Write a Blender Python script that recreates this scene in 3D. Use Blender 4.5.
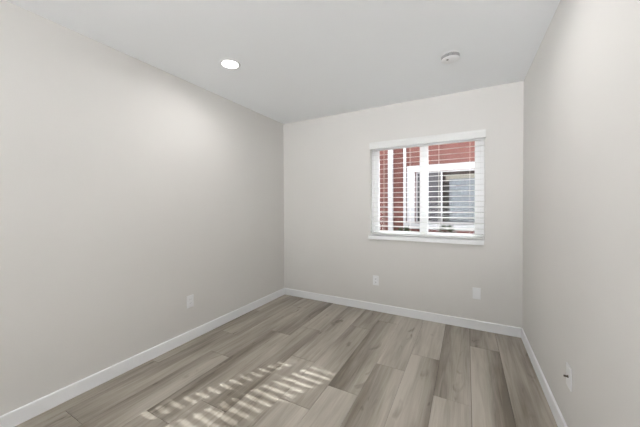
import bpy, bmesh, math, random
from mathutils import Vector, Matrix

for o in list(bpy.data.objects):
    bpy.data.objects.remove(o)
S = bpy.context.scene
COL = S.collection
random.seed(7)

# ------------------------------------------------------------------ room dimensions (metres)
H = 2.44                    # ceiling height
XL, XR = -2.306, 0.473      # left and right walls
YB, YR = 3.187, -2.6       # back wall (with the window) and rear wall
WT = 0.14                   # wall thickness
BH, BT = 0.0915, 0.012      # baseboard

# ------------------------------------------------------------------ camera
cam_d = bpy.data.cameras.new('camera')
cam = bpy.data.objects.new('camera', cam_d)
COL.objects.link(cam)
cam_d.sensor_width = 36.0
cam_d.lens = 271.73 / 640 * 36
cam_d.shift_y = -(213.5 - 209.35) / 640
cam_d.clip_start = 0.02
yaw, pit, rol = math.radians(28.33), math.radians(-0.69), math.radians(-0.254)
fw = Vector((-math.sin(yaw), math.cos(yaw), 0)); rt = Vector((math.cos(yaw), math.sin(yaw), 0)); up = Vector((0, 0, 1))
fw2 = fw * math.cos(pit) + up * math.sin(pit); up2 = up * math.cos(pit) - fw * math.sin(pit)
rt3 = rt * math.cos(rol) + up2 * math.sin(rol); up3 = up2 * math.cos(rol) - rt * math.sin(rol)
m = Matrix((rt3, up3, -fw2)).transposed().to_4x4()
m.translation = (0, 0, 1.265)
cam.matrix_world = m
S.camera = cam

# ------------------------------------------------------------------ world, sun, exposure
S.view_settings.view_transform = 'Standard'
S.view_settings.look = 'None'
S.view_settings.gamma = 1
S.view_settings.use_curve_mapping = False
S.view_settings.exposure = 0.13
SKY = 0.75
LOW_FILL = 15.0
HIGH_FILL = 40.0
SUN = 6.8
LAMP = 4.0
w = bpy.data.worlds.new('sky'); S.world = w
w.use_nodes = True
nt = w.node_tree; nt.nodes.clear()
out = nt.nodes.new('ShaderNodeOutputWorld'); bg = nt.nodes.new('ShaderNodeBackground')
sky = nt.nodes.new('ShaderNodeTexSky'); sky.sky_type = 'PREETHAM'; sky.turbidity = 6.0
sky.sun_direction = Vector((0.61, 1.22, 1.0)).normalized()
mx = nt.nodes.new('ShaderNodeMix'); mx.data_type = 'RGBA'
mx.inputs[0].default_value = 0.92
mx.inputs[7].default_value = (0.97, 0.985, 1.0, 1)
nt.links.new(sky.outputs[0], mx.inputs[6]); nt.links.new(mx.outputs[2], bg.inputs[0])
bg.inputs[1].default_value = SKY
# added fill glow at and below the horizon behind the camera, brightens the room
tcw = nt.nodes.new('ShaderNodeTexCoord'); sx = nt.nodes.new('ShaderNodeSeparateXYZ'); nt.links.new(tcw.outputs['Generated'], sx.inputs[0])
def ramp(sock, a, b):
    r = nt.nodes.new('ShaderNodeMapRange'); r.interpolation_type = 'SMOOTHSTEP'
    r.inputs['From Min'].default_value = a; r.inputs['From Max'].default_value = b
    nt.links.new(sock, r.inputs['Value']); return r.outputs['Result']
low_fill = nt.nodes.new('ShaderNodeMath'); low_fill.operation = 'MULTIPLY'
nt.links.new(ramp(sx.outputs[1], 0.0, -0.6), low_fill.inputs[0]); nt.links.new(ramp(sx.outputs[2], 0.05, -0.10), low_fill.inputs[1])
ml = nt.nodes.new('ShaderNodeMath'); ml.operation = 'MULTIPLY_ADD'
nt.links.new(low_fill.outputs[0], ml.inputs[0]); ml.inputs[1].default_value = LOW_FILL; ml.inputs[2].default_value = SKY
# added sky glow high over the neighbour, brightens the blind and ceiling
high_fill = nt.nodes.new('ShaderNodeMath'); high_fill.operation = 'MULTIPLY'
nt.links.new(ramp(sx.outputs[1], 0.05, 0.45), high_fill.inputs[0]); nt.links.new(ramp(sx.outputs[2], 0.35, 0.60), high_fill.inputs[1])
ma = nt.nodes.new('ShaderNodeMath'); ma.operation = 'MULTIPLY_ADD'
nt.links.new(high_fill.outputs[0], ma.inputs[0]); ma.inputs[1].default_value = HIGH_FILL; nt.links.new(ml.outputs[0], ma.inputs[2])
nt.links.new(ma.outputs[0], bg.inputs[1])
nt.links.new(bg.outputs[0], out.inputs[0])

sd = bpy.data.lights.new('sun', 'SUN'); sd.energy = SUN; sd.angle = math.radians(0.42); sd.color = (1.0, 0.99, 0.98)
sun = bpy.data.objects.new('sun', sd); COL.objects.link(sun)
sun.location = (6, 12, 10)
sun.rotation_euler = Vector((0.61, 1.22, 1.0)).to_track_quat('Z', 'Y').to_euler()

# ------------------------------------------------------------------ materials
def mat(name, col, rough=0.5, spec=0.5, bump=None, var=0.0, vscale=6.0, emit=None, metal=0.0):
    M = bpy.data.materials.new(name); M.use_nodes = True
    t = M.node_tree; b = t.nodes['Principled BSDF']
    b.inputs['Base Color'].default_value = (*col, 1)
    b.inputs['Roughness'].default_value = rough
    b.inputs['Specular IOR Level'].default_value = spec
    b.inputs['Metallic'].default_value = metal
    tc = t.nodes.new('ShaderNodeTexCoord')
    if var:
        n = t.nodes.new('ShaderNodeTexNoise'); n.inputs['Scale'].default_value = vscale; n.inputs['Detail'].default_value = 4
        t.links.new(tc.outputs['Object'], n.inputs['Vector'])
        r = t.nodes.new('ShaderNodeValToRGB')
        r.color_ramp.elements[0].position = 0.3; r.color_ramp.elements[1].position = 0.7
        r.color_ramp.elements[0].color = (*[c * (1 - var) for c in col], 1)
        r.color_ramp.elements[1].color = (*[min(1, c * (1 + var)) for c in col], 1)
        t.links.new(n.outputs['Fac'], r.inputs[0]); t.links.new(r.outputs[0], b.inputs['Base Color'])
    if bump:
        n2 = t.nodes.new('ShaderNodeTexNoise'); n2.inputs['Scale'].default_value = bump[0]; n2.inputs['Detail'].default_value = 3
        t.links.new(tc.outputs['Object'], n2.inputs['Vector'])
        bp = t.nodes.new('ShaderNodeBump'); bp.inputs['Strength'].default_value = bump[1]; bp.inputs['Distance'].default_value = 0.003
        t.links.new(n2.outputs['Fac'], bp.inputs['Height']); t.links.new(bp.outputs[0], b.inputs['Normal'])
    if emit:
        b.inputs['Emission Color'].default_value = (*emit[0], 1); b.inputs['Emission Strength'].default_value = emit[1]
    return M

M = {}
M['wall'] = mat('greige_wall_paint', (0.725, 0.710, 0.686), 0.7, 0.3, bump=(130, 0.10), var=0.012, vscale=1.5)
M['ceiling'] = mat('white_ceiling_paint', (0.925, 0.945, 0.965), 0.8, 0.2, bump=(110, 0.08))
M['trim'] = mat('white_trim_paint', (0.90, 0.91, 0.925), 0.35, 0.5)
M['vinyl'] = mat('white_vinyl', (0.90, 0.905, 0.91), 0.35, 0.5)
M['blind'] = mat('white_blind_slat', (0.79, 0.795, 0.785), 0.4, 0.5)
M['cord'] = mat('white_cord', (0.85, 0.83, 0.78), 0.8, 0.2)
M['plate'] = mat('white_plastic', (0.86, 0.865, 0.875), 0.3, 0.5)
M['dark'] = mat('dark_slot', (0.03, 0.03, 0.03), 0.6, 0.3)
M['brass'] = mat('connector_metal', (0.12, 0.10, 0.08), 0.4, 0.5, metal=0.6)
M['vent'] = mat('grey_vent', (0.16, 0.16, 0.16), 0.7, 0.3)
M['shade_grey'] = mat('shade_grey_plastic', (0.36, 0.36, 0.36), 0.5, 0.3)
M['led'] = mat('lamp_diffuser', (0.95, 0.95, 0.95), 0.4, 0.3, emit=((1.0, 0.97, 0.93), 7.0))
M['stucco'] = mat('salmon_stucco', (0.185, 0.080, 0.070), 0.9, 0.2, bump=(60, 0.5), var=0.10, vscale=3)
M['exterior'] = mat('exterior_stucco', (0.6, 0.55, 0.48), 0.9, 0.2, bump=(60, 0.5))
M['white_ext'] = mat('white_exterior_paint', (0.60, 0.59, 0.62), 0.5, 0.4)
M['concrete'] = mat('concrete_ground', (0.58, 0.565, 0.54), 0.9, 0.2, var=0.1, vscale=4)
M['curtain'] = mat('pale_blue_curtain', (0.285, 0.28, 0.312), 0.9, 0.1, var=0.05)
M['screen'] = mat('grey_screen', (0.11, 0.105, 0.115), 0.8, 0.2)
M['shade'] = mat('beige_shade', (0.38, 0.33, 0.285), 0.9, 0.1)
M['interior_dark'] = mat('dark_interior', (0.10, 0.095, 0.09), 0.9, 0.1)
M['leaf'] = mat('dark_green_leaf', (0.04, 0.055, 0.022), 0.6, 0.4, var=0.4, vscale=20)
M['stem'] = mat('brown_stem', (0.10, 0.07, 0.05), 0.8, 0.2)
M['hose'] = mat('black_cable', (0.03, 0.03, 0.03), 0.5, 0.4)
M['slab'] = mat('dark_underlay', (0.07, 0.06, 0.05), 0.9, 0.1)

def glass_mat():
    G = bpy.data.materials.new('window_glass'); G.use_nodes = True
    t = G.node_tree; t.nodes.clear()
    o = t.nodes.new('ShaderNodeOutputMaterial'); tr = t.nodes.new('ShaderNodeBsdfTransparent'); gl = t.nodes.new('ShaderNodeBsdfGlossy')
    tr.inputs[0].default_value = (0.93, 0.95, 0.95, 1); gl.inputs['Roughness'].default_value = 0.0
    lw = t.nodes.new('ShaderNodeLayerWeight'); lw.inputs['Blend'].default_value = 0.5     # Schlick reflectance per face
    pw = t.nodes.new('ShaderNodeMath'); pw.operation = 'POWER'; pw.inputs[1].default_value = 5.0
    f = t.nodes.new('ShaderNodeMath'); f.operation = 'MULTIPLY_ADD'; f.inputs[1].default_value = 0.9; f.inputs[2].default_value = 0.005
    t.links.new(lw.outputs['Facing'], pw.inputs[0]); t.links.new(pw.outputs[0], f.inputs[0])
    mxx = t.nodes.new('ShaderNodeMixShader')
    t.links.new(f.outputs[0], mxx.inputs[0]); t.links.new(tr.outputs[0], mxx.inputs[1]); t.links.new(gl.outputs[0], mxx.inputs[2])
    t.links.new(mxx.outputs[0], o.inputs[0])
    return G
M['glass'] = glass_mat()

def wood_mat():
    W = bpy.data.materials.new('greige_oak_planks'); W.use_nodes = True
    t = W.node_tree; b = t.nodes['Principled BSDF']
    N = t.nodes.new; L = t.links.new
    def math_(op, a, bb, clamp=False):
        n = N('ShaderNodeMath'); n.operation = op; n.use_clamp = clamp
        for i, v in enumerate((a, bb)):
            if isinstance(v, (int, float)): n.inputs[i].default_value = v
            else: L(v, n.inputs[i])
        return n.outputs[0]
    at = N('ShaderNodeAttribute'); at.attribute_name = 'plank'
    sp = N('ShaderNodeSeparateColor'); L(at.outputs['Color'], sp.inputs[0])
    tone, seed, lean = sp.outputs[0], sp.outputs[1], sp.outputs[2]
    uv = N('ShaderNodeUVMap'); uv.uv_map = 'UVMap'
    su = N('ShaderNodeSeparateXYZ'); L(uv.outputs[0], su.inputs[0])
    cb = N('ShaderNodeCombineXYZ'); L(su.outputs[0], cb.inputs[0]); L(su.outputs[1], cb.inputs[1])
    L(math_('MULTIPLY', seed, 37.0), cb.inputs[2])
    def noise(sx, sy, scale, detail, rough=0.5, dist=0.0):
        mp = N('ShaderNodeMapping'); mp.inputs['Scale'].default_value = (sx, sy, 1); L(cb.outputs[0], mp.inputs[0])
        n = N('ShaderNodeTexNoise'); n.inputs['Scale'].default_value = scale; n.inputs['Detail'].default_value = detail
        n.inputs['Roughness'].default_value = rough; n.inputs['Distortion'].default_value = dist
        L(mp.outputs[0], n.inputs['Vector']); return n.outputs['Fac']
    broad = noise(5.0, 0.8, 1.0, 2, 0.5, 0.3)      # wide cathedral bands
    mid = noise(26.0, 1.6, 1.0, 3, 0.55, 0.8)      # grain streaks
    fine = noise(130.0, 5.0, 1.0, 3, 0.6)           # pores
    knot = noise(11.0, 4.0, 1.0, 2, 0.5, 0.6)
    v = math_('ADD', tone, math_('MULTIPLY', math_('SUBTRACT', broad, 0.5), 1.3))
    v = math_('ADD', v, math_('MULTIPLY', math_('SUBTRACT', mid, 0.5), 0.9))
    v = math_('ADD', v, math_('MULTIPLY', math_('SUBTRACT', fine, 0.5), 0.40))
    across = math_('SUBTRACT', math_('DIVIDE', su.outputs[0], 0.222), 0.5)
    v = math_('ADD', v, math_('MULTIPLY', across, math_('MULTIPLY', math_('SUBTRACT', lean, 0.5), 1.9)))
    kn = math_('MULTIPLY', math_('SUBTRACT', knot, 0.665, True), 6.0, True)
    v = math_('SUBTRACT', v, math_('MULTIPLY', kn, 0.8), True)
    cr = N('ShaderNodeValToRGB'); L(v, cr.inputs[0])
    e = cr.color_ramp.elements
    e[0].position = 0.0; e[0].color = (0.165, 0.139, 0.108, 1)
    e[1].position = 1.0; e[1].color = (0.53, 0.485, 0.425, 1)
    k = e.new(0.5); k.color = (0.36, 0.322, 0.272, 1)
    L(cr.outputs[0], b.inputs['Base Color'])
    b.inputs['Roughness'].default_value = 0.38
    b.inputs['Specular IOR Level'].default_value = 0.45
    bp = N('ShaderNodeBump'); bp.inputs['Strength'].default_value = 0.12; bp.inputs['Distance'].default_value = 0.001
    L(fine, bp.inputs['Height']); L(bp.outputs[0], b.inputs['Normal'])
    return W
M['wood'] = wood_mat()

# ------------------------------------------------------------------ mesh helpers
def obj(name, bm, material, parent=None, loc=(0, 0, 0), smooth=False):
    me = bpy.data.meshes.new(name)
    bmesh.ops.recalc_face_normals(bm, faces=bm.faces[:])
    bm.to_mesh(me); bm.free()
    for mm in (material if isinstance(material, (list, tuple)) else [material]):
        me.materials.append(mm)
    if smooth:
        for p in me.polygons: p.use_smooth = True
        try: me.set_sharp_from_angle(angle=math.radians(35))
        except Exception: pass
    o = bpy.data.objects.new(name, me); COL.objects.link(o)
    o.location = loc
    if parent: o.parent = parent
    return o

def empty(name, loc=(0, 0, 0), rz=0.0):
    o = bpy.data.objects.new(name, None); COL.objects.link(o)
    o.location = loc; o.rotation_euler = (0, 0, rz); o.empty_display_size = 0.1
    return o

def tag(o, label=None, cat=None, group=None, kind=None):
    if label: o['label'] = label
    if cat: o['category'] = cat
    if group: o['group'] = group
    if kind: o['kind'] = kind
    return o

def box(bm, a, b, bev=0.0, seg=2):
    x0, y0, z0 = a; x1, y1, z1 = b
    vs = [bm.verts.new(p) for p in ((x0,y0,z0),(x1,y0,z0),(x1,y1,z0),(x0,y1,z0),(x0,y0,z1),(x1,y0,z1),(x1,y1,z1),(x0,y1,z1))]
    fs = [bm.faces.new([vs[i] for i in f]) for f in ((0,3,2,1),(4,5,6,7),(0,1,5,4),(1,2,6,5),(2,3,7,6),(3,0,4,7))]
    if bev:
        es = {e for f in fs for e in f.edges}
        bmesh.ops.bevel(bm, geom=list(es), offset=bev, segments=seg, affect='EDGES', profile=0.6)
    return bm

def boxes(*bs):
    bm = bmesh.new()
    for b in bs: box(bm, *b)
    return bm

def prism(bm, pts, axis, a, b):
    """extrude a closed 2D outline along axis (0 x, 1 y, 2 z) from a to b"""
    def P(p, t):
        q = list(p); q.insert(axis, t); return q
    v0 = [bm.verts.new(P(p, a)) for p in pts]; v1 = [bm.verts.new(P(p, b)) for p in pts]
    n = len(pts)
    for i in range(n): bm.faces.new((v0[i], v0[(i+1) % n], v1[(i+1) % n], v1[i]))
    bm.faces.new(v0); bm.faces.new(v1[::-1])
    return bm

def lathe(bm, prof, n=48, c=(0, 0, 0), axis='z', cap=True):
    rings = []
    for r, z in prof:
        rings.append([bm.verts.new((c[0] + r*math.cos(2*math.pi*i/n), c[1] + r*math.sin(2*math.pi*i/n), c[2] + z)) for i in range(n)])
    for a, b in zip(rings, rings[1:]):
        for i in range(n): bm.faces.new((a[i], a[(i+1) % n], b[(i+1) % n], b[i]))
    if cap:
        bm.faces.new(rings[0][::-1]); bm.faces.new(rings[-1])
    return bm

def tube(bm, pts, r, n=8):
    pts = [Vector(p) for p in pts]; rings = []
    for i, p in enumerate(pts):
        d = (pts[min(i+1, len(pts)-1)] - pts[max(i-1, 0)]).normalized()
        a = d.cross(Vector((0, 0, 1)) if abs(d.z) < 0.9 else Vector((1, 0, 0))).normalized(); b = d.cross(a)
        rings.append([bm.verts.new(p + a*r*math.cos(2*math.pi*k/n) + b*r*math.sin(2*math.pi*k/n)) for k in range(n)])
    for a, b in zip(rings, rings[1:]):
        for k in range(n): bm.faces.new((a[k], a[(k+1) % n], b[(k+1) % n], b[k]))
    bm.faces.new(rings[0][::-1]); bm.faces.new(rings[-1])
    return bm

# ------------------------------------------------------------------ floor: one mesh of planks
PW = 0.222; X0 = 0.252; GAP = 0.0011; PL = 1.23
# butt joints of each row as seen, and tone / cross-lean of the planks on the far and near side of it
ROWS = {-1: (1.88, [(0.55, .50), (0.50, .5)]), 0: (2.78, [(0.40, .62), (0.52, .05)]), 1: (1.94, [(0.46, .85), (0.70, .5)]),
        2: (2.40, [(0.74, .55), (0.58, .15)]), 3: (2.12, [(0.66, .45), (0.58, .75)]), 4: (1.70, [(0.42, .9), (0.66, .5)]),
        5: (1.44, [(0.52, .4), (0.66, .6)]), 6: (1.90, [(0.5, .7), (0.55, .6)]), 7: (1.18, [(0.42, .3), (0.58, .5)]),
        8: (2.19, [(0.42, .15), (0.48, .7)]), 9: (1.63, [(0.50, .45), (0.38, .8)]), 10: (0.72, [(0.38, .5), (0.42, .5)]), 11: (1.3, [(0.38, .6), (0.40, .5)])}
bm = bmesh.new()
uvl = bm.loops.layers.uv.new('UVMap'); cl = bm.loops.layers.float_color.new('plank')
for k, (j, tl) in ROWS.items():
    xa, xb = max(XL, X0 - PW*(k+1)), min(XR, X0 - PW*k)
    if xb - xa < 0.01: continue
    cuts = [YR]; y = j - PL*6
    while y < YB - 0.1:
        if y > YR + 0.02: cuts.append(y)
        y += PL
    cuts.append(YB)
    for ya, yb in zip(cuts, cuts[1:]):
        mid = (ya + yb)/2
        if mid > j and ya < j + 0.05: tn, ln = tl[0]
        elif mid < j and yb > j - 0.05: tn, ln = tl[1]
        else: tn, ln = random.uniform(.42, .68), random.uniform(.2, .8)
        sd_ = random.random()
        vs = [bm.verts.new(p) for p in ((xa+GAP, ya+GAP, 0), (xb-GAP, ya+GAP, 0), (xb-GAP, yb-GAP, 0), (xa+GAP, yb-GAP, 0))]
        lo = [bm.verts.new((v.co.x, v.co.y, -0.004)) for v in vs]
        fs = [bm.faces.new(vs)] + [bm.faces.new((vs[i], lo[i], lo[(i+1) % 4], vs[(i+1) % 4])) for i in range(4)]
        for f in fs:
            for l in f.loops:
                l[uvl].uv = (l.vert.co.x - (X0 - PW*(k+1)), l.vert.co.y + sd_*20)
                l[cl] = (tn, sd_, ln, 1)
fl = bmesh.new()
nf0 = len(bm.faces)
box(bm, (XL-WT, YR-WT, -0.12), (XR+WT, YB+WT, -0.004))
floor = obj('floor', bm, [M['wood'], M['slab']])
for p in floor.data.polygons:
    if p.index >= nf0: p.material_index = 1
tag(floor, kind='structure')
fl.free()

# ------------------------------------------------------------------ ceiling and walls
tag(obj('ceiling', boxes(((XL-WT, YR-WT, H), (XR+WT, YB+WT, H+0.12))), M['ceiling']), kind='structure')
bm = bmesh.new()
prism(bm, [(YR-1.0, H+0.02), (YR-1.0, H+0.14), ((YB+YR)/2, H+1.35), (YB+0.25, H+0.14), (YB+0.25, H+0.02), (YB+WT+0.002, H+0.02), (YB+WT+0.002, H+0.13), (YR-WT-0.002, H+0.13), (YR-WT-0.002, H+0.02)], 0, XL-0.5, XR+0.5)
tag(obj('shading_roof', bm, M['exterior']), kind='structure')  # unseen roof added to keep the sky glow off the neighbour wall
OX0, OX1, OZ0, OZ1 = -1.022, 0.160, 0.918, 1.995      # window opening
DX0, DX1, DZ = -1.1, 0.37, 2.2                      # unseen openings added in rear and left walls to let fill light in
LY0, LY1 = -2.45, -1.05
tag(obj('wall_left', boxes(((XL-WT, LY1, 0), (XL, YB+WT, H)), ((XL-WT, YR-WT, 0), (XL, LY0, H)), ((XL-WT, LY0, DZ), (XL, LY1, H))), M['wall']), kind='structure')
tag(obj('wall_right', boxes(((XR, YR-WT, 0), (XR+WT, YB+WT, H))), M['wall']), kind='structure')
tag(obj('wall_back', boxes(((XL, YB, 0), (OX0, YB+WT, H)), ((OX1, YB, 0), (XR, YB+WT, H)),
                           ((OX0, YB, 0), (OX1, YB+WT, OZ0)), ((OX0, YB, OZ1), (OX1, YB+WT, H))), M['wall']), kind='structure')
tag(obj('wall_rear', boxes(((XL, YR-WT, 0), (DX0, YR, H)), ((DX1, YR-WT, 0), (XR, YR, H)), ((DX0, YR-WT, DZ), (DX1, YR, H))), M['wall']), kind='structure')

def baseboard(name, p0, p1, inward):
    """straight board between two floor points; inward is the unit vector into the room"""
    bm = bmesh.new(); L = Vector((*p1, 0)) - Vector((*p0, 0)); n = Vector((*inward, 0))
    prof = [(0, 0.0), (BT, 0.0), (BT, BH-0.005), (BT-0.002, BH-0.0015), (BT-0.005, BH), (0, BH)]
    v0 = [bm.verts.new(Vector((*p0, 0)) + n*a + Vector((0, 0, z))) for a, z in prof]
    v1 = [bm.verts.new(Vector((*p1, 0)) + n*a + Vector((0, 0, z))) for a, z in prof]
    k = len(prof)
    for i in range(k): bm.faces.new((v0[i], v0[(i+1) % k], v1[(i+1) % k], v1[i]))
    bm.faces.new(v0); bm.faces.new(v1[::-1])
    tag(obj(name, bm, M['trim']), kind='structure')
baseboard('baseboard_left', (XL, LY1), (XL, YB), (1, 0))
baseboard('baseboard_back', (XL+BT, YB), (XR-BT, YB), (0, -1))
baseboard('baseboard_right', (XR, YR), (XR, YB), (-1, 0))

# ------------------------------------------------------------------ window_1 : white vinyl slider, sill
win = tag(empty('window_1', ((OX0+OX1)/2, YB+0.045, OZ0)), kind='structure')
wx, wy, wz = win.location
def loc_box(a, b, bev=0.0):
    return ((a[0]-wx, a[1]-wy, a[2]-wz), (b[0]-wx, b[1]-wy, b[2]-wz), bev)
FY0, FY1 = YB+0.045, YB+0.115
FB = 0.033                         # frame width
SB = 0.052                         # sash stile width
obj('window_frame', boxes(loc_box((OX0, FY0, OZ0), (OX0+FB, FY1, OZ1), .003), loc_box((OX1-FB, FY0, OZ0), (OX1, FY1, OZ1), .003),
    loc_box((OX0+FB, FY0, OZ1-FB), (OX1-FB, FY1, OZ1), .003), loc_box((OX0+FB, FY0, OZ0), (OX1-FB, FY1, OZ0+0.022), .003)), M['vinyl'], win)
XM0, XM1 = -0.466, -0.383
SY0, SY1 = YB+0.055, YB+0.10
for nm, a, b, st_l, st_r in (('sliding_sash', OX0+FB, XM1-0.008, SB, XM1-0.008-XM0), ('fixed_sash', XM1-0.008, OX1-FB, 0.012, SB)):
    z0, z1 = OZ0+0.022, OZ1-FB
    s = obj(nm, boxes(loc_box((a, SY0, z0), (a+st_l, SY1, z1), .003), loc_box((b-st_r, SY0, z0), (b, SY1, z1), .003),
        loc_box((a+st_l, SY0, z1-0.02), (b-st_r, SY1, z1), .003), loc_box((a+st_l, SY0, z0), (b-st_r, SY1, z0+0.012), .003)), M['vinyl'], win)
    obj('pane', boxes(loc_box((a+st_l-0.005, SY0+0.02, z0+0.007), (b-st_r+0.005, SY0+0.024, z1-0.015))), M['glass'], s)
tag(obj('trim_1', boxes(((OX0-0.016, YB-0.045, 0.868), (OX1-0.006, YB+0.001, OZ0-0.003), .005), ((OX0+0.001, YB-0.002, 0.9), (OX1-0.001, YB+0.05, OZ0+0.002))), M['trim']), kind='structure')

# ------------------------------------------------------------------ window blind
bl = tag(empty('window_blind', ((OX0+OX1)/2, YB, OZ0)), 'white horizontal slat blind with valance hanging open over the window', 'blind')
bx, by, bz = bl.location
def bb(a, b, bev=0.0): return ((a[0]-bx, a[1]-by, a[2]-bz), (b[0]-bx, b[1]-by, b[2]-bz), bev)
VX0, VX1 = -1.018, 0.166
VZ0, VZ1 = 1.937, 2.014
bm = bmesh.new()
prof = [(YB-0.052-by, VZ0-bz), (YB-0.052-by, VZ1-0.016-bz), (YB-0.056-by, VZ1-0.012-bz), (YB-0.058-by, VZ1-bz), (YB-0.040-by, VZ1-bz), (YB-0.040-by, VZ0-bz)]
prism(bm, prof, 0, VX0-bx, VX1-bx)
for xa, xb in ((VX0, VX0+0.008), (VX1-0.008, VX1)):
    box(bm, *bb((xa, YB-0.041, VZ0), (xb, YB+0.0, VZ1))[:2])
obj('valance', bm, M['blind'], bl)
obj('head_rail', boxes(bb((OX0+0.006, YB-0.034, VZ0+0.012), (OX1-0.006, YB+0.03, VZ1-0.022), .002)), M['blind'], bl)
obj('bottom_rail', boxes(bb((OX0+0.006, YB-0.034, OZ0+0.006), (OX1-0.006, YB+0.022, OZ0+0.024), .004)), M['blind'], bl)
SX0, SX1 = OX0+0.006, OX1-0.006
PITCH = 0.056; SD = 0.0505; TILT = math.radians(7)
def slat_bm():
    bm = bmesh.new(); pts = []
    for i in range(7):
        u = -1 + 2*i/6
        pts.append((u*SD/2, 0.0016*(1-u*u)))
    pts = pts + [(a, z-0.0026) for a, z in reversed(pts)]
    c, s_ = math.cos(TILT), math.sin(TILT)
    pts = [(a*c - z*s_, a*s_ + z*c) for a, z in pts]     # outer edge raised
    return prism(bm, pts, 0, SX0-bx, SX1-bx)
s0 = obj('slat', slat_bm(), M['blind'], bl)
zs = [OZ0+0.052 + PITCH*i for i in range(18)]
zs = [z for z in zs if z < VZ0+0.005]
for i, z in enumerate(zs):
    s = s0 if i == 0 else s0.copy()
    if i: COL.objects.link(s); s.parent = bl
    s.location = (0, -0.006, z-bz)
for x in (-0.855, -0.558, -0.262, 0.030):
    bm = bmesh.new()
    for yy in (-0.006-SD/2-0.002, -0.006+SD/2+0.002):
        tube(bm, [(x-bx, yy, OZ0+0.015-bz), (x-bx, yy, VZ0+0.02-bz)], 0.0011, 6)
    for z in zs:
        tube(bm, [(x-bx, -0.006-SD/2-0.002, z-0.004-bz), (x-bx, -0.006+SD/2+0.002, z-0.001-bz)], 0.0007, 4)
    obj('ladder_cord', bm, M['cord'], bl)

# ------------------------------------------------------------------ ceiling fixtures
def downlight(x, y, label):
    t = tag(empty('recessed_downlight', (x, y, H)), label, 'ceiling light', 'recessed downlights in the ceiling')
    obj('trim_ring', lathe(bmesh.new(), [(0.064, -0.003), (0.064, -0.006), (0.070, -0.0075), (0.080, -0.004), (0.082, 0.0), (0.064, 0.0), (0.064, -0.003)], cap=False), M['plate'], t, smooth=True)
    obj('diffuser', lathe(bmesh.new(), [(0.064, -0.0005), (0.064, -0.004), (0.055, -0.005), (0.03, -0.0055), (0.008, -0.0056)]), M['led'], t, smooth=True)
    d = bpy.data.lights.new('downlight_lamp', 'AREA'); d.shape = 'DISK'; d.size = 0.12; d.energy = LAMP; d.color = (1.0, 0.985, 0.965); d.spread = math.radians(165)
    lo = bpy.data.objects.new('downlight_lamp', d); COL.objects.link(lo); lo.parent = t; lo.location = (0, 0, -0.008)
    return t
downlight(-1.716, 1.635, 'lit round recessed downlight in the ceiling nearer the left wall')
downlight(-0.155, 1.605, 'lit recessed downlight at the top frame edge nearer the smoke detector')

sm = tag(empty('smoke_detector', (-0.113, 2.375, H)), 'round white smoke detector on the ceiling in front of the window', 'smoke detector')
obj('base', lathe(bmesh.new(), [(0.067, 0.0), (0.0685, -0.001), (0.0685, -0.003), (0.067, -0.005), (0.05, -0.010)]), M['plate'], sm, smooth=True)
vr = obj('vent_ring', lathe(bmesh.new(), [(0.060, -0.005), (0.060, -0.031)]), M['vent'], sm, smooth=True)  # grey of the vents also carries the side's shade
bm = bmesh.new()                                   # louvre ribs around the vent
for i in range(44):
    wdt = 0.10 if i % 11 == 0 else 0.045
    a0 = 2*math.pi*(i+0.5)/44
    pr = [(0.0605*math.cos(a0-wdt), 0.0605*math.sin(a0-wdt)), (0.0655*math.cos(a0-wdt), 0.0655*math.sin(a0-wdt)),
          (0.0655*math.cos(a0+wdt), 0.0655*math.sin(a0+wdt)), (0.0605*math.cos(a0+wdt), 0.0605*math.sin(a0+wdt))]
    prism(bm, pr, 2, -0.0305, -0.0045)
obj('louvre', bm, M['shade_grey'], sm)
obj('cover', lathe(bmesh.new(), [(0.058, -0.030), (0.0665, -0.0305), (0.066, -0.0325), (0.058, -0.036), (0.045, -0.0375), (0.01, -0.038)]), M['plate'], sm, smooth=True)
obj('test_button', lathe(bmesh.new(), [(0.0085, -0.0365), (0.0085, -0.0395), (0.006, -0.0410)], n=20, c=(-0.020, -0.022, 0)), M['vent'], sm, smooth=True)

# ------------------------------------------------------------------ wall plates (built facing -y, then turned)
def plate_root(name, loc, rz, label, cat):
    t = tag(empty(name, loc, rz), label, cat)
    obj('cover_plate', boxes(((-0.036, -0.006, -0.058), (0.036, 0.0, 0.058), .003)), M['plate'], t)
    return t
def screw(t, z):
    obj('screw', boxes(((-0.003, -0.0068, z-0.003), (0.003, -0.005, z+0.003), .0008)), M['plate'], t)
def duplex(loc, rz, label):
    t = plate_root('wall_outlet', loc, rz, label, 'wall outlet')
    for z in (0.0195, -0.0195):
        r = obj('receptacle', boxes(((-0.0165, -0.0085, z-0.014), (0.0165, -0.005, z+0.014), .003)), M['plate'], t)
        obj('slot', boxes(((-0.0075, -0.0088, z-0.002), (-0.0052, -0.0078, z+0.007))), M['dark'], r)
        obj('slot', boxes(((0.0052, -0.0088, z-0.002), (0.0075, -0.0078, z+0.006))), M['dark'], r)
        obj('ground_hole', boxes(((-0.003, -0.0088, z-0.010), (0.003, -0.0078, z-0.0045), .0012)), M['dark'], r)
    screw(t, 0)
    return t
def rocker_outlet(loc, rz, label):
    t = plate_root('wall_outlet', loc, rz, label, 'wall outlet')
    r = obj('receptacle', boxes(((-0.0167, -0.0085, -0.0335), (0.0167, -0.005, 0.0335), .002)), M['plate'], t)
    for z in (0.018, -0.018):
        obj('slot', boxes(((-0.0075, -0.0088, z-0.002), (-0.0055, -0.0078, z+0.006))), M['dark'], r)
        obj('slot', boxes(((0.0055, -0.0088, z-0.002), (0.0075, -0.0078, z+0.005))), M['dark'], r)
    screw(t, 0.046); screw(t, -0.046)
    return t
duplex((-0.959, YB, 0.368), 0, 'white duplex wall outlet below the left half of the window')
t = plate_root('wall_plate', (0.0925, YB, 0.368), 0, 'plain white blank wall plate low on the window wall near the right corner', 'wall plate')
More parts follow.
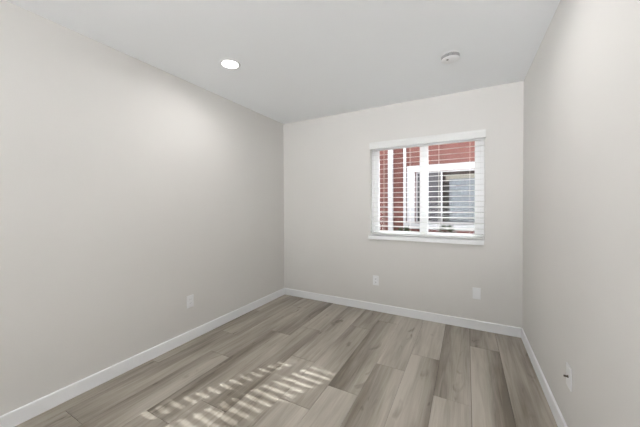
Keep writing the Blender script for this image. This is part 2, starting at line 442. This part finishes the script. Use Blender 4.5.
screw(t, 0.042); screw(t, -0.042)
rocker_outlet((XL, 1.672, 0.368), math.radians(90), 'white wall outlet low on the long left wall')
t = plate_root('coax_wall_plate', (XR, 1.845, 0.373), math.radians(-90), 'white cable wall plate with protruding dark connector on the right wall', 'wall plate')
screw(t, 0.042); screw(t, -0.042)
bm = bmesh.new(); lathe(bm, [(0.0065, 0.004), (0.0065, 0.009), (0.0045, 0.009), (0.0045, 0.024), (0.003, 0.024)], n=16)
bmesh.ops.rotate(bm, verts=bm.verts[:], cent=(0, 0, 0), matrix=Matrix.Rotation(math.radians(90), 3, 'X'))
tag(obj('coax_connector', bm, M['brass'], t, smooth=True), 'dark metal threaded connector')

# ------------------------------------------------------------------ outdoors: ground, neighbour's house, shrubs
tag(obj('ground', boxes(((-4.5, -5.0, -0.34), (2.8, YR-WT, -0.12)), ((-4.5, YB+WT, -0.34), (2.8, 12, -0.12)), ((-4.5, YR-WT, -0.34), (XL-WT, YB+WT, -0.12)), ((XR+WT, YR-WT, -0.34), (2.8, YB+WT, -0.12))), M['concrete']), kind='structure')
NY = YB + 2.0
nb = tag(empty('neighbor_house', (-0.5, NY, -0.12)), 'salmon stucco house with white trimmed window seen through the blind', 'house')
nx, ny, nz = nb.location
def nbx(a, b, bev=0.0): return ((a[0]-nx, a[1]-ny, a[2]-nz), (b[0]-nx, b[1]-ny, b[2]-nz), bev)
WX0, WX1, WZ0, WZ1 = -0.83, 0.46, 0.945, 1.88          # its window opening
ZT = 2.75
obj('wall', boxes(nbx((-4.4, NY, -0.12), (WX0, NY+0.2, ZT)), nbx((WX1, NY, -0.12), (2.7, NY+0.2, ZT)),
                  nbx((WX0, NY, -0.12), (WX1, NY+0.2, WZ0)), nbx((WX0, NY, WZ1), (WX1, NY+0.2, ZT))), M['stucco'], nb)
obj('sun_blocker', boxes(nbx((-4.4, NY, ZT), (0.37, NY+0.2, 4.9))), M['stucco'], nb)  # unseen block added to cut the sun patch on its left
obj('sun_blocker', boxes(nbx((0.94, NY, ZT), (2.7, NY+0.2, 4.9))), M['stucco'], nb)  # second added block, cuts the sun patch on its right
obj('downspout', boxes(nbx((-1.305, NY-0.075, -0.05), (-1.215, NY-0.005, ZT-0.1), .008)), M['white_ext'], nb)
obj('pipe', tube(bmesh.new(), [(-1.03+0.028-nx, NY-0.035-ny, 0.0), (-1.03+0.028-nx, NY-0.035-ny, ZT-0.1-nz)], 0.027, 12), M['white_ext'], nb)
nw = obj('window', boxes(nbx((WX0-0.135, NY-0.025, WZ0-0.09), (WX0, NY+0.0, WZ1+0.11), .003), nbx((WX1, NY-0.025, WZ0-0.09), (WX1+0.13, NY+0.0, WZ1+0.11), .003),
         nbx((WX0, NY-0.025, WZ1), (WX1, NY+0.0, WZ1+0.11), .003)), M['white_ext'], nb)
obj('sill', boxes(nbx((WX0-0.16, NY-0.06, WZ0-0.10), (WX1+0.16, NY+0.05, WZ0), .004)), M['white_ext'], nw)
obj('sash_frame', boxes(nbx((WX0, NY+0.09, WZ0), (WX0+0.03, NY+0.13, WZ1)), nbx((WX1-0.03, NY+0.09, WZ0), (WX1, NY+0.13, WZ1)),
    nbx((-0.405, NY+0.09, WZ0), (-0.378, NY+0.13, WZ1)), nbx((WX0, NY+0.09, WZ1-0.02), (WX1, NY+0.13, WZ1)), nbx((WX0, NY+0.09, WZ0), (WX1, NY+0.13, WZ0+0.03))), M['white_ext'], nw)
obj('screen', boxes(nbx((WX0+0.03, NY+0.125, WZ0+0.03), (-0.405, NY+0.128, WZ1-0.02))), M['screen'], nw)
obj('pane', boxes(nbx((-0.378, NY+0.105, WZ0+0.03), (WX1-0.03, NY+0.109, WZ1-0.02))), M['glass'], nw)
def curtain_bm(x0, x1, z0, z1, y, amp, waves):
    bm = bmesh.new(); n = waves*8; f = []; b = []
    for i in range(n+1):
        u = i/n; x = x0 + (x1-x0)*u; yy = y + amp*math.sin(u*waves*2*math.pi)
        f.append((x, yy)); b.append((x, yy+0.006))
    prism(bm, [(x-nx, yy-ny) for x, yy in f] + [(x-nx, yy-ny) for x, yy in reversed(b)], 2, z0-nz, z1-nz)
    return bm
obj('curtain', curtain_bm(-0.27, WX1-0.02, WZ0+0.02, 1.735, NY+0.17, 0.005, 5), M['curtain'], nw)
obj('shade', boxes(nbx((-0.33, NY+0.19, 1.70), (WX1, NY+0.196, 1.80))), M['shade'], nw)
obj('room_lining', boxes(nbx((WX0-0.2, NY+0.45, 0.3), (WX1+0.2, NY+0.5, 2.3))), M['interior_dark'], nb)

def shrub(x, y, h, r, n, label):
    t = tag(empty('shrub', (x, y, -0.12)), label, 'shrub', 'shrubs along the neighbour wall')
    bm = bmesh.new(); sb = bmesh.new()
    for s in range(7):
        a = random.uniform(0, 6.28); q = random.uniform(0.2, 0.8)
        tip = Vector((math.cos(a)*r*q, math.sin(a)*r*q, h*random.uniform(.75, .97)))
        tube(sb, [(0.01*s-0.03, 0, 0), tip*0.5 + Vector((0, 0, h*.05)), tip], 0.005, 5)
    for i in range(n):
        a = random.uniform(0, 6.28); q = math.sqrt(random.random()); zz = 0.25 + 0.75*random.random()**0.6
        q *= math.sin(min(1, (1.04-zz)*2.2)*1.57)
        p = Vector((math.cos(a)*r*q, math.sin(a)*r*q, h*zz))
        d = Vector((math.cos(a)*random.uniform(.3, 1), math.sin(a)*random.uniform(.3, 1), random.uniform(-.4, .7))).normalized()
        sd2 = d.cross(Vector((random.uniform(-1, 1), random.uniform(-1, 1), 1))).normalized(); nn = d.cross(sd2)
        L, W = random.uniform(.05, .085), random.uniform(.012, .02)
        v = [bm.verts.new(p + e) for e in (Vector((0, 0, 0)), d*L*.45 + sd2*W + nn*.004, d*L, d*L*.45 - sd2*W + nn*.004, d*L*.5 - nn*.003)]
        for f in ((0, 1, 4), (1, 2, 4), (2, 3, 4), (3, 0, 4)): bm.faces.new([v[k] for k in f])
    obj('stem', sb, M['stem'], t); obj('foliage', bm, M['leaf'], t)
    return t
shrub(-0.90, YB+1.35, 1.02, 0.30, 420, 'low dark green shrub outside below the left half of the window')
shrub(-0.27, YB+1.35, 1.06, 0.25, 420, 'dark green shrub outside behind the right pane, between the other two')
shrub(0.26, YB+1.35, 1.09, 0.21, 380, 'dark green shrub outside at the right edge of the window')
